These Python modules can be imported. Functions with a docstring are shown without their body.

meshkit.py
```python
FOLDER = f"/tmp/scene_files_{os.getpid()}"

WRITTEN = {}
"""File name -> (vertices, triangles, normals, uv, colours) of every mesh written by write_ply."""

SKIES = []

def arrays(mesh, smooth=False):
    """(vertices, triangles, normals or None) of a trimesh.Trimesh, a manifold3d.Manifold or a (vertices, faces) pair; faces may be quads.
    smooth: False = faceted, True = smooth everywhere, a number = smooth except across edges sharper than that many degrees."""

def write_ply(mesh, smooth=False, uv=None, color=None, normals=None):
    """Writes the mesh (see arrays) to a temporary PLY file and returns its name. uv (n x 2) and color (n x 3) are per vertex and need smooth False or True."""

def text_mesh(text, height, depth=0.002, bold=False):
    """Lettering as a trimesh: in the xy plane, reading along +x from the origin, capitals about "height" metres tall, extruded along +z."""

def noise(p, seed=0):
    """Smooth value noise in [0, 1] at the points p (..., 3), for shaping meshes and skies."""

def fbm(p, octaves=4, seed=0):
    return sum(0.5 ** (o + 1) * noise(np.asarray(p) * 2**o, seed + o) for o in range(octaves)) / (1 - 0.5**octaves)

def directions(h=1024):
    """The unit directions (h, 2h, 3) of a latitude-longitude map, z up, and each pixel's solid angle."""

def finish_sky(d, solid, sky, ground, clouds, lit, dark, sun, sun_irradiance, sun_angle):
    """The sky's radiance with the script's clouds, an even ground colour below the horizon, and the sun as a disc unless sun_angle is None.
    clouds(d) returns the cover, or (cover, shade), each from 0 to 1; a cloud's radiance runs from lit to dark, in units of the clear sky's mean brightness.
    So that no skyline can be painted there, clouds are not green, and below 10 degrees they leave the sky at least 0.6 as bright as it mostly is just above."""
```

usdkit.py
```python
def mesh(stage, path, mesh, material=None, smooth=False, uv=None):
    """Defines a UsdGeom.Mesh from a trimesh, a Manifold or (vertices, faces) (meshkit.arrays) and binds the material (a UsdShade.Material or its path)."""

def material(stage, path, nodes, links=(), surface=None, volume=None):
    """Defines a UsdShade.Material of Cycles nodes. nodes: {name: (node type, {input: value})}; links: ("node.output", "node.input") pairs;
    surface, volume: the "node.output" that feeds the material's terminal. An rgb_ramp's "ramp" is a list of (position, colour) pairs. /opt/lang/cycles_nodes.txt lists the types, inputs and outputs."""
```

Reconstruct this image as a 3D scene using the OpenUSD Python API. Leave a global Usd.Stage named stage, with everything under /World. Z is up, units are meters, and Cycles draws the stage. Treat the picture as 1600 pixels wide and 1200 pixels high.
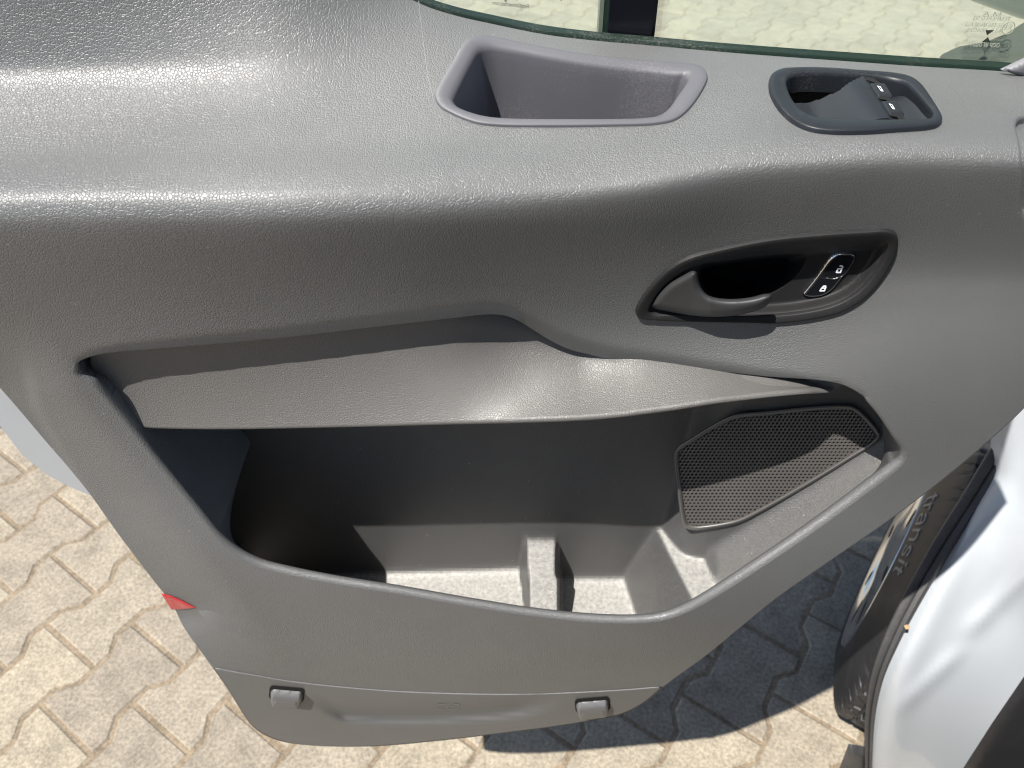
import math, random
import numpy as np, trimesh, usdkit, meshkit
from scipy import ndimage
from scipy.interpolate import PchipInterpolator, RBFInterpolator
from shapely.geometry import Polygon, LineString, Point, box, MultiPolygon
from shapely.prepared import prep
import shapely
from pxr import Usd, UsdGeom, UsdLux, UsdShade, Gf, Sdf

random.seed(7); rng = np.random.default_rng(7)
stage = Usd.Stage.CreateInMemory()
UsdGeom.SetStageUpAxis(stage, UsdGeom.Tokens.z); UsdGeom.SetStageMetersPerUnit(stage, 1.0)
UsdGeom.Xform.Define(stage, '/World'); UsdGeom.Scope.Define(stage, '/World/Looks')

# ------------------------------------------------------------------ camera, sky, sun
CAM_H = 1.70                       # metres above the paving
cam = UsdGeom.Camera.Define(stage, '/World/camera')
cam.AddTranslateOp().Set(Gf.Vec3d(0, 0, CAM_H)); cam.AddRotateXOp().Set(45.0)
cam.CreateHorizontalApertureAttr(36.0); cam.CreateVerticalApertureAttr(27.0); cam.CreateFocalLengthAttr(27.0)
cam.CreateClippingRangeAttr(Gf.Vec2f(0.02, 500)); cam.CreateExposureAttr(0.75)
cam.CreateFStopAttr(11.0); cam.CreateFocusDistanceAttr(0.62)

SUN_TO = np.array([-0.43, -0.335, 1.0]); SUN_TO /= np.linalg.norm(SUN_TO)
el, rot = math.asin(SUN_TO[2]), math.atan2(SUN_TO[0], SUN_TO[1])
usdkit.material(stage, '/World/Looks/sky', {
    'sky': ('sky_texture', {'sky_type': 'single_scattering', 'sun_disc': False, 'sun_elevation': el, 'sun_rotation': rot, 'aerosol_density': 0.7}),
    'bg': ('background_shader', {'strength': 0.075})}, [('sky.color', 'bg.color')], surface='bg.background')
dome = UsdLux.DomeLight.Define(stage, '/World/sky')
UsdShade.MaterialBindingAPI.Apply(dome.GetPrim()).Bind(UsdShade.Material.Get(stage, '/World/Looks/sky'))
dome.GetPrim().SetCustomDataByKey('kind', 'structure')
sun = UsdLux.DistantLight.Define(stage, '/World/sun')
sun.CreateIntensityAttr(1.25); sun.CreateAngleAttr(0.5); sun.CreateColorAttr(Gf.Vec3f(1.0, 0.955, 0.885)); sun.CreateNormalizeAttr(True)
zx = SUN_TO; xx = np.cross([0, 0, 1.0], zx); xx /= np.linalg.norm(xx); yx = np.cross(zx, xx)
sun.AddTransformOp().Set(Gf.Matrix4d(*[float(v) for v in (*xx, 0, *yx, 0, *zx, 0, 0, 0, 5, 1)]))

# ------------------------------------------------------------------ materials
LK = '/World/Looks/'
def plastic(name, col, rough=0.5, spec=0.5, cell=0.0, depth=0.0,  fine=0.0, fscale=2500, var=0.06, dust=0.0, coat=0.0, crough=0.08, ior=1.5, metallic=0.0, speck=0.0, dust_glare=0.0):
    """Moulded plastic: voronoi leather grain of cell metres plus fine grain, faint tone drift, dust specks."""
    n = {'geo': ('geometry', {}), 'p': ('principled_bsdf', {'roughness': rough, 'specular_ior_level': spec, 'coat_weight': coat, 'ior': ior, 'coat_roughness': crough, 'metallic': metallic}),
         'drift': ('noise_texture', {'scale': 9.0, 'detail': 4.0, 'roughness': 0.6}),
         'ramp': ('rgb_ramp', {'ramp': [(0.3, tuple(c * (1 - var) for c in col)), (0.7, tuple(c * (1 + var) for c in col))]})}
    l = [('geo.position', 'drift.vector'), ('drift.fac', 'ramp.fac')]
    out = 'ramp.color'
    if dust:
        n['dn'] = ('noise_texture', {'scale': 700.0, 'detail': 2.0}); n['dbig'] = ('noise_texture', {'scale': 14.0, 'detail': 3.0})
        n['dm'] = ('math', {'math_type': 'multiply'})
        n['dr'] = ('map_range', {'from_min': 0.40, 'from_max': 0.56, 'to_min': 0.0, 'to_max': dust, 'clamp': True})
        n['dmix'] = ('mix_color', {'b': (0.42, 0.39, 0.35)})
        l += [('geo.position', 'dn.vector'), ('geo.position', 'dbig.vector'), ('dn.fac', 'dm.value1'), ('dbig.fac', 'dm.value2'), ('dm.value', 'dr.value'),
              ('dr.result', 'dmix.fac'), (out, 'dmix.a')]
        n['dr'][1].update(from_min=0.30, from_max=0.42)
        out = 'dmix.result'
    if speck:
        n['sv'] = ('voronoi_texture', {'scale': 55.0, 'feature': 'f1'})
        n['sr'] = ('map_range', {'from_min': 0.03, 'from_max': 0.06, 'to_min': speck, 'to_max': 0.0, 'clamp': True})
        n['smix'] = ('mix_color', {'b': (0.55, 0.52, 0.47)})
        l += [('geo.position', 'sv.vector'), ('sv.distance', 'sr.value'), ('sr.result', 'smix.fac'), (out, 'smix.a')]
        out = 'smix.result'
    if dust_glare:      # level faces coloured paler: a little dust, plus sun glare painted in
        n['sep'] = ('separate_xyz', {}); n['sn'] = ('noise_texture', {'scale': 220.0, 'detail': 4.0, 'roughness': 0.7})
        n['su'] = ('map_range', {'from_min': 0.45, 'from_max': 0.9, 'to_min': 0.0, 'to_max': dust_glare, 'clamp': True})
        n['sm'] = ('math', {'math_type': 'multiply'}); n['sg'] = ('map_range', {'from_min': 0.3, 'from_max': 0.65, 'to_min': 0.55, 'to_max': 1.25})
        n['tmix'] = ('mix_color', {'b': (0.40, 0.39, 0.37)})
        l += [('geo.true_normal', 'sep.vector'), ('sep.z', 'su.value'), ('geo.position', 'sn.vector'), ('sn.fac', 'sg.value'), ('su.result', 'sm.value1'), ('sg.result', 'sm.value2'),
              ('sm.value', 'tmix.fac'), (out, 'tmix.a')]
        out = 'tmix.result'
    l.append((out, 'p.base_color'))
    last = None
    if cell:
        n['wn'] = ('noise_texture', {'scale': 0.55 / cell, 'detail': 2.0})
        n['wv'] = ('mix_color', {'blend_type': 'linear_light', 'fac': 0.6 * cell, 'use_clamp': False})
        n['vor'] = ('voronoi_texture', {'scale': 1.0 / cell, 'feature': 'distance_to_edge', 'randomness': 1.0})
        n['vr'] = ('map_range', {'from_min': 0.0, 'from_max': 0.17, 'to_min': 0.0, 'to_max': 1.0, 'clamp': True, 'range_type': 'smoothstep'})
        n['big'] = ('noise_texture', {'scale': 0.33 / cell, 'detail': 2.0, 'roughness': 0.5})
        n['add'] = ('math', {'math_type': 'multiply_add', 'value2': 0.6})
        n['b1'] = ('bump', {'strength': 1.0, 'distance': depth})
        l += [('geo.position', 'wn.vector'), ('geo.position', 'wv.a'), ('wn.color', 'wv.b'), ('wv.result', 'vor.vector'), ('vor.distance', 'vr.value'),
              ('geo.position', 'big.vector'), ('big.fac', 'add.value1'), ('vr.result', 'add.value3'), ('add.value', 'b1.height')]
        last = 'b1.normal'
    if fine:
        n['fn'] = ('noise_texture', {'scale': float(fscale), 'detail': 2.0, 'roughness': 0.6})
        n['b2'] = ('bump', {'strength': 1.0, 'distance': fine})
        l += [('geo.position', 'fn.vector'), ('fn.fac', 'b2.height')]
        if last: l.append((last, 'b2.normal'))
        last = 'b2.normal'
    if last: l.append((last, 'p.normal'))
    return usdkit.material(stage, LK + name, n, l, surface='p.BSDF')

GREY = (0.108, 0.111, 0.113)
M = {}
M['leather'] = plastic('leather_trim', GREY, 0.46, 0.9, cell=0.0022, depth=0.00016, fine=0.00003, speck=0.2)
M['leather_fine'] = plastic('fine_grain_trim', GREY, 0.48, 0.8, cell=0.0016, depth=0.00010, fine=0.00003, speck=0.2)
M['insert'] = plastic('insert_trim', (0.112, 0.109, 0.105), 0.46, 0.8, cell=0.0020, depth=0.00015, fine=0.00003)
M['bin'] = plastic('bin_plastic', (0.066, 0.066, 0.066), 0.48, 1.0, ior=1.55, cell=0.0014, depth=0.00022, fine=0.00010, fscale=900, dust=0.04, speck=0.5, dust_glare=0.75)
M['tray'] = plastic('tray_plastic', (0.100, 0.100, 0.114), 0.5, 0.5, fine=0.00004, fscale=3000, dust=0.12)
M['black'] = plastic('black_plastic', (0.014, 0.017, 0.022), 0.42, 0.35, fine=0.00005, fscale=1600, dust=0.06)
M['handle'] = plastic('handle_plastic', (0.016, 0.016, 0.017), 0.55, 0.25, fine=0.00003, fscale=2400, dust=0.04)
M['lever'] = plastic('lever_plastic', (0.034, 0.035, 0.037), 0.48, 0.35, fine=0.00003, fscale=2600)
M['gloss_black'] = plastic('gloss_black', (0.008, 0.009, 0.011), 0.12, 0.5)
M['chrome'] = plastic('chrome', (0.75, 0.76, 0.78), 0.12, 0.5, metallic=1.0)
M['icon'] = plastic('white_print', (0.75, 0.77, 0.8), 0.5, 0.3)
M['grille'] = plastic('grille_plastic', (0.095, 0.09, 0.086), 0.36, 1.0, fine=0.00003, fscale=3000, dust=0.1)
M['dark'] = plastic('dark_backing', (0.012, 0.012, 0.013), 0.8, 0.2)
M['clip'] = plastic('clip_plastic', (0.11, 0.11, 0.115), 0.42, 0.5, fine=0.00003)
M['white'] = plastic('white_paint', (0.40, 0.43, 0.465), 0.4, 0.5, coat=0.6, var=0.01)
M['rubber'] = plastic('rubber_seal', (0.050, 0.050, 0.052), 0.5, 0.4, fine=0.00002, fscale=900, dust=0.10)
M['tyre'] = plastic('tyre_rubber', (0.022, 0.022, 0.024), 0.5, 0.4, fine=0.00008, fscale=700, dust=0.12)
M['letters'] = plastic('moulded_letters', (0.17, 0.165, 0.16), 0.45, 0.5)
M['wheel'] = plastic('polished_wheel', (0.80, 0.80, 0.81), 0.20, 0.5, metallic=1.0)
M['step'] = plastic('step_rubber', (0.014, 0.014, 0.016), 0.5, 0.4, fine=0.00008, fscale=600, dust=0.05)
M['scratch'] = plastic('pale_scratch', (0.26, 0.26, 0.26), 0.6, 0.3)
M['seal'] = plastic('window_seal', (0.010, 0.022, 0.017), 0.35, 0.5, dust=0.15)
M['pillar'] = plastic('gloss_pillar', (0.006, 0.007, 0.010), 0.12, 0.25)
M['mirror'] = plastic('mirror_plastic', (0.02, 0.022, 0.026), 0.3, 0.5, fine=0.00003)
M['print'] = plastic('glass_print', (0.03, 0.035, 0.03), 0.6, 0.3)
M['print_pale'] = plastic('glass_etch', (0.28, 0.30, 0.25), 0.7, 0.2)
M['leaf'] = plastic('dry_leaf', (0.33, 0.24, 0.13), 0.7, 0.3)
usdkit.material(stage, LK + 'reflector', {
    'p': ('principled_bsdf', {'base_color': (0.42, 0.02, 0.03), 'roughness': 0.15, 'coat_weight': 0.5}), 'geo': ('geometry', {}),
    'v': ('voronoi_texture', {'scale': 420.0, 'randomness': 0.0}), 'b': ('bump', {'distance': 0.0006})},
    [('geo.position', 'v.vector'), ('v.distance', 'b.height'), ('b.normal', 'p.normal')], surface='p.BSDF')
M['reflector'] = UsdShade.Material.Get(stage, LK + 'reflector')
usdkit.material(stage, LK + 'pane', {
    't': ('transparent_bsdf', {'color': (0.955, 1.0, 0.975)}), 'g': ('glossy_bsdf', {'roughness': 0.02, 'color': (0.9, 0.95, 0.9)}),
    'd': ('diffuse_bsdf', {'color': (0.80, 0.90, 0.74)}), 'md': ('mix_closure', {'fac': 0.13}),
    'f': ('fresnel', {'IOR': 1.5}), 'm': ('mix_closure', {})},
    [('f.fac', 'm.fac'), ('t.BSDF', 'md.closure1'), ('d.BSDF', 'md.closure2'), ('md.closure', 'm.closure1'), ('g.BSDF', 'm.closure2')], surface='m.closure')
M['pane'] = UsdShade.Material.Get(stage, LK + 'pane')
def stone(name, col, sand=False):
    n = {'geo': ('geometry', {}), 'oi': ('object_info', {}), 'p': ('principled_bsdf', {'roughness': 0.9, 'specular_ior_level': 0.25}),
         'n1': ('noise_texture', {'scale': 16.0, 'detail': 5.0, 'roughness': 0.65}),
         'r1': ('rgb_ramp', {'ramp': [(0.28, tuple(c * .74 for c in col)), (0.5, col), (0.74, tuple(min(1, c * 1.18) for c in col))]}),
         'n2': ('noise_texture', {'scale': 130.0, 'detail': 3.0, 'roughness': 0.7}),
         'r2': ('rgb_ramp', {'ramp': [(0.33, (0.72, 0.70, 0.68)), (0.5, (1, 1, 1)), (0.64, (1.30, 1.29, 1.25))]}),
         'mx': ('mix_color', {'blend_type': 'multiply', 'fac': 0.95, 'use_clamp': False}),
         'v': ('voronoi_texture', {'scale': 150.0}), 'vr': ('map_range', {'from_min': 0.16, 'from_max': 0.26, 'to_min': 0.4, 'to_max': 0.0, 'clamp': True}),
         'mv': ('mix_color', {'b': tuple(min(1, c * 1.45) for c in col)}),
         'tone': ('rgb_ramp', {'ramp': [(0.0, (.87, .86, .855)), (.35, (.96, .95, .94)), (.7, (1.03, 1.025, 1.0)), (1.0, (1.09, 1.08, 1.03))]}), 'tm': ('mix_color', {'blend_type': 'multiply', 'fac': 1.0, 'use_clamp': False}),
         'n3': ('noise_texture', {'scale': 260.0, 'detail': 4.0, 'roughness': 0.7}), 'b': ('bump', {'distance': 0.0014, 'strength': 0.9})}
    l = [('geo.position', f'{k}.vector') for k in ('n1', 'n2', 'v', 'n3')] + [('n1.fac', 'r1.fac'), ('n2.fac', 'r2.fac'), ('r1.color', 'mx.a'), ('r2.color', 'mx.b'),
         ('v.distance', 'vr.value'), ('vr.result', 'mv.fac'), ('mx.result', 'mv.a'), ('oi.random', 'tone.fac'), ('mv.result', 'tm.a'), ('tone.color', 'tm.b'),
         ('tm.result', 'p.base_color'), ('n3.fac', 'b.height'), ('b.normal', 'p.normal')]
    return usdkit.material(stage, LK + name, n, l, surface='p.BSDF')
M['paver'] = stone('concrete_paver', (0.288, 0.254, 0.205))
M['sand'] = stone('joint_sand', (0.225, 0.18, 0.13))

# ------------------------------------------------------------------ scene helpers
COUNT = {}; ORIGIN = {}
def numbered(parent, name):
    k = f'{parent}/{name}'; i = COUNT.get(k, 0); COUNT[k] = i + 1
    return k if i == 0 else f'{k}_{i:03d}'
def data(prim, **kw):
    for k, v in kw.items():
        if v: prim.SetCustomDataByKey(k, v)
def thing(name, label, category, origin):
    path = numbered('/World', name); x = UsdGeom.Xform.Define(stage, path); x.AddTranslateOp().Set(Gf.Vec3d(*map(float, origin)))
    ORIGIN[path] = np.array(origin, float); data(x.GetPrim(), label=label, category=category)
    return path
def part_group(parent, name, label=None):
    path = numbered(parent, name); x = UsdGeom.Xform.Define(stage, path)
    data(x.GetPrim(), label=label); return path
def obj(name, mesh, mat, parent='/World', smooth=35, **kw):
    parent = '/'.join(parent.split('/')[:4])
    path = numbered(parent, name)
    root = '/'.join(parent.split('/')[:3]); o = ORIGIN.get(root, np.zeros(3))
    if isinstance(mesh, (list,)): mesh = trimesh.util.concatenate(mesh)
    if isinstance(mesh, tuple): mesh = trimesh.Trimesh(np.asarray(mesh[0], float), np.asarray(mesh[1]), process=False)
    mesh = mesh.copy(); mesh.vertices = np.asarray(mesh.vertices) - o
    m = usdkit.mesh(stage, path, mesh, M[mat], smooth=smooth); data(m.GetPrim(), **kw)
    return path

# ------------------------------------------------------------------ plan of the door: a drawing grid on which every outline was measured.
# A drawing point (a, b) and an outward distance D give a point in the scene.
Q = math.sqrt(0.5)
def U(a, b, D):
    a, b, D = np.broadcast_arrays(np.asarray(a, float), np.asarray(b, float), np.asarray(D, float))
    X = (a - 800) / 1200; Y = -(b - 600) / 1200
    t = D / (Q * (1 + Y))
    return np.stack([X * t, D, CAM_H + Q * (Y - 1) * t], -1)
def ray(a, b):
    X = (np.asarray(a, float) - 800) / 1200; Y = -(np.asarray(b, float) - 600) / 1200
    return np.stack([X, Q * (1 + Y), Q * (Y - 1)], -1)
def sstep(x, a, b):
    t = np.clip((np.asarray(x, float) - a) / (b - a), 0, 1); return t * t * (3 - 2 * t)
def spline(pts, closed=True, step=4.0):
    """Centripetal Catmull-Rom through the points, resampled evenly."""
    P = np.asarray(pts, float)
    P = np.vstack([P[-1], P, P[0], P[1]]) if closed else np.vstack([2 * P[0] - P[1], P, 2 * P[-1] - P[-2]])
    out = []
    for i in range(1, len(P) - 2):
        p0, p1, p2, p3 = P[i - 1:i + 3]
        t1 = np.linalg.norm(p1 - p0) ** .5; t2 = t1 + max(np.linalg.norm(p2 - p1) ** .5, 1e-6); t3 = t2 + max(np.linalg.norm(p3 - p2) ** .5, 1e-6)
        t = np.linspace(t1, t2, 14, endpoint=False)[:, None]; t1 = max(t1, 1e-6)
        A1 = (t1 - t) / t1 * p0 + t / t1 * p1; A2 = (t2 - t) / (t2 - t1) * p1 + (t - t1) / (t2 - t1) * p2; A3 = (t3 - t) / (t3 - t2) * p2 + (t - t2) / (t3 - t2) * p3
        B1 = (t2 - t) / t2 * A1 + t / t2 * A2; B2 = (t3 - t) / (t3 - t1) * A2 + (t - t1) / (t3 - t1) * A3
        out.append((t2 - t) / (t2 - t1) * B1 + (t - t1) / (t2 - t1) * B2)
    out = np.vstack(out + ([] if closed else [P[-2][None]]))
    return resample(out, closed, step=step)
def resample(P, closed=True, step=4.0, n=None):
    P = np.asarray(P, float)
    R = np.vstack([P, P[:1]]) if closed else P
    s = np.r_[0, np.cumsum(np.linalg.norm(np.diff(R, axis=0), axis=1))]
    n = n or max(8, int(round(s[-1] / step)))
    t = np.linspace(0, s[-1], n, endpoint=not closed)
    return np.stack([np.interp(t, s, R[:, k]) for k in range(R.shape[1])], 1)
def start_at(loop, angle_of=None):
    """Rolls a closed loop so it starts left of its centre, counter-orientation fixed."""
    L = np.asarray(loop); area = np.sum(L[:, 0] * np.roll(L[:, 1], -1) - np.roll(L[:, 0], -1) * L[:, 1])
    if area < 0: L = L[::-1]
    return np.roll(L, -int(np.argmin(L[:, 0])), axis=0)
def match(outer, inner):
    """For each outer point a point of the inner loop, advancing with it."""
    c = np.array(Polygon(inner).centroid.coords[0]); I = resample(start_at(inner), True, n=len(outer)); O = outer
    return I
def grid_surface(poly, f, h=8.0, back=False):
    """Surface over a drawing polygon: whole grid cells inside, clipped ones along its edge. f(a, b) gives points."""
    vid = {}; V = []; F = []
    def vert(x, y):
        k = (round(x, 3), round(y, 3))
        if k not in vid: vid[k] = len(V); V.append(k)
        return vid[k]
    for pg in (getattr(poly, 'geoms', [poly])):
        if pg.is_empty or pg.geom_type != 'Polygon': continue
        pp = prep(pg); x0, y0, x1, y1 = pg.bounds
        gx = np.arange(math.floor(x0 / h), math.ceil(x1 / h) + 1) * h; gy = np.arange(math.floor(y0 / h), math.ceil(y1 / h) + 1) * h
        for i in range(len(gx) - 1):
            col = box(gx[i], y0 - h, gx[i + 1], y1 + h)
            if not pp.intersects(col): continue
            for j in range(len(gy) - 1):
                c = box(gx[i], gy[j], gx[i + 1], gy[j + 1])
                if pp.contains(c):
                    q = [vert(gx[i], gy[j]), vert(gx[i + 1], gy[j]), vert(gx[i + 1], gy[j + 1]), vert(gx[i], gy[j + 1])]
                    F += [[q[0], q[2], q[1]], [q[0], q[3], q[2]]]
                elif pp.intersects(c):
                    for g in getattr(pg.intersection(c), 'geoms', None) or [pg.intersection(c)]:
                        if g.geom_type != 'Polygon' or g.area < 1e-3: continue
                        v2, f2 = trimesh.creation.triangulate_polygon(g, engine='earcut')
                        ids = [vert(*p) for p in v2]
                        for t in f2:
                            t3 = [ids[k] for k in t]
                            if len(set(t3)) < 3: continue
                            (ax, ay), (bx, by), (cx, cy) = (V[k] for k in t3)
                            cr = (bx - ax) * (cy - ay) - (by - ay) * (cx - ax)
                            if abs(cr) < 1e-6: continue
                            F.append(t3 if cr < 0 else t3[::-1])
    A = np.array(V); P = f(A[:, 0], A[:, 1]); F = np.array(F)
    return trimesh.Trimesh(P, F[:, ::-1] if back else F, process=False)
def strip(rows, closed=True, flip=False):
    """Quads between successive rows of points."""
    R = np.asarray(rows); k, n = R.shape[:2]; V = R.reshape(-1, 3); F = []
    i = np.arange(n if closed else n - 1); j = (i + 1) % n
    for r in range(k - 1):
        a, b, c, d = r * n + i, r * n + j, (r + 1) * n + j, (r + 1) * n + i
        F += [np.stack([a, b, c], 1), np.stack([a, c, d], 1)]
    F = np.vstack(F)
    return trimesh.Trimesh(V, F[:, ::-1] if flip else F, process=False)
def normals_of(Df, a, b):
    e = 1.5
    P1 = U(a + e, b, Df(a + e, b)) - U(a - e, b, Df(a - e, b)); P2 = U(a, b + e, Df(a, b + e)) - U(a, b - e, Df(a, b - e))
    n = np.cross(P1, P2); n /= np.linalg.norm(n, axis=-1, keepdims=True)
    v = U(a, b, Df(a, b)) - [0, 0, CAM_H]
    return np.where((n * v).sum(-1, keepdims=True) > 0, -n, n)
def weld(*ms):
    """One mesh with shared edges joined, so the shading runs through."""
    m = trimesh.util.concatenate(list(ms)); m.merge_vertices(digits_vertex=6); return m

# ------------------------------------------------------------------ main moulded surface of the door
NX = [-420, 0, 400, 650, 800, 1000, 1200, 1400, 1600, 2000]
CURVES = [
 ([-340, -230, -110, 3, 38, 64, 80, 94, 106, 124],        [.55, .555, .580, .615, .625, .63, .63, .63, .63, .63]),
 ([105, 100, 85, 70, 75, 90, 110, 125, 132, 142],         [.53, .535, .545, .575, .59, .60, .58, .57, .565, .56]),
 ([182, 175, 165, 150, 150, 155, 160, 170, 178, 190],     [.50, .505, .515, .533, .538, .538, .53, .52, .515, .51]),
 ([226, 222, 218, 215, 213, 212, 203, 205, 210, 222],     [.475, .479, .485, .493, .497, .497, .492, .485, .482, .48]),
 ([324, 315, 305, 292, 275, 248, 222, 218, 222, 234],     [.420, .422, .429, .442, .455, .471, .477, .473, .471, .469]),
 ([366, 357, 348, 338, 325, 300, 268, 258, 258, 268],     [.413, .416, .421, .432, .441, .449, .459, .459, .457, .456]),
 ([430] * 10, [.418, .421, .430, .4425, .4565, .4675, .472, .467, .461, .459]),
 ([505] * 10, [.425, .427, .438, .4525, .4675, .4755, .469, .454, .448, .446]),
 ([620] * 10, [.426, .426, .438, .445, .453, .455, .442, .433, .432, .431]),
 ([760] * 10, [.415, .415, .42, .425, .425, .425, .422, .42, .42, .42]),
 ([900] * 10, [.397, .397, .394, .388, .384, .381, .387, .396, .40, .40]),
 ([965] * 10, [.3945, .3945, .3905, .383, .377, .372, .380, .391, .397, .40]),
 ([1080] * 10, [.392, .392, .389, .385, .382, .382, .388, .395, .40, .40]),
 ([1190] * 10, [.404] * 10), ([1320] * 10, [.42] * 10)]
GA0, GB0, GS = -420.0, -420.0, 4.0
ga = np.arange(GA0, 2000, GS); gb = np.arange(GB0, 1320, GS)
yk = np.stack([PchipInterpolator(NX, c[0])(ga) for c in CURVES]); dk = np.stack([PchipInterpolator(NX, c[1])(ga) for c in CURVES])
DG = np.empty((len(gb), len(ga)))
for i in range(len(ga)):
    p = PchipInterpolator(yk[:, i], dk[:, i], extrapolate=True); DG[:, i] = p(np.clip(gb, yk[0, i] - 30, 1320))
DG = ndimage.gaussian_filter(DG, (2.2, 6))
soft = ndimage.gaussian_filter(DG, (11, 10)); wsoft = np.interp(gb, [345, 465], [0, 1])[:, None]      # below the shoulder the face runs in one long curve
DG = DG * (1 - wsoft) + soft * wsoft
OPEN_PTS = [(121, 580), (128, 570), (150, 562), (172, 558), (288, 548), (434, 535), (580, 518), (705, 504), (760, 498), (785, 499), (806, 506), (832, 522), (860, 539), (888, 552),
            (920, 560), (950, 567), (1070, 580), (1190, 594), (1310, 606), (1345, 624), (1372, 652), (1396, 686), (1411, 706), (1410, 717), (1398, 729), (1340, 773), (1250, 838),
            (1170, 892), (1110, 930), (1075, 949), (1040, 962), (1000, 967), (930, 966), (830, 956), (740, 942), (620, 921), (520, 905), (450, 891), (405, 879), (372, 862), (345, 839),
            (313, 800), (250, 722), (192, 648), (150, 600)]
OPEN = spline(OPEN_PTS, True, 6.0)
TOPLINE = np.array(OPEN_PTS[1:20], float)
AA, BB = np.meshgrid(ga, gb)
# the band under the crease turns inward above the opening
near = (AA > 60) & (AA < 1480) & (BB > 430) & (BB < 680)
ls = LineString(TOPLINE); dd = np.full(AA.shape, 1e3)
dd[near] = shapely.distance(shapely.points(AA[near], BB[near]), ls)
above = BB < np.interp(AA, TOPLINE[:, 0], TOPLINE[:, 1]) + 40
wband = np.interp(AA, [120, 200, 500, 780, 900, 1050, 1310], [8, 14, 19, 21, 27, 20, 7])
tuck = np.clip(1 - dd / wband, 0, 1) * above
DG += ndimage.gaussian_filter(0.0085 * tuck, 0.8)
# pressed scoop in the lower cover
gl = np.interp(AA, [480, 500, 537, 600, 680, 775, 830, 870], [1096, 1104, 1118, 1122, 1122, 1116, 1108, 1098])
fade = sstep(AA, 480, 545) * (1 - sstep(AA, 800, 885))
DG += 0.0075 * fade * (sstep(BB, gl - 26, gl - 3) * (1 - sstep(BB, gl - 2, gl + 12)))
# shallow crease that follows the rear edge
DG += 0.003 * (1 - sstep(AA - np.interp(BB, [540, 640, 760, 900], [40, 62, 135, 215]), -16, 4)) * sstep(BB, 540, 620) * (1 - sstep(BB, 800, 900))
# the rear border rolls away towards its edge
le_ = np.interp(BB, [300, 612, 676, 772, 848, 920, 982, 1030, 1075, 1130], [-150, 0, 55, 135, 190, 245, 284, 318, 350, 385])
DG += .018 * (1 - sstep(AA - le_, -10, 125)) * sstep(BB, 470, 620) * (1 - sstep(BB, 930, 1060))
# moulded hollow round the reflector
rd = np.hypot((AA - 292) / 46, (BB - 958) / 22); DG += 0.004 * np.exp(-rd ** 2)
def D0(a, b):
    return ndimage.map_coordinates(DG, [(np.asarray(b, float) - GB0) / GS, (np.asarray(a, float) - GA0) / GS], order=3, mode='nearest')
def S0(off=0.0):
    """The moulded surface, lifted by off metres along its normal."""
    def f(a, b):
        P = U(a, b, D0(a, b)); return P + normals_of(D0, a, b) * off if off else P
    return f

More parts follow.
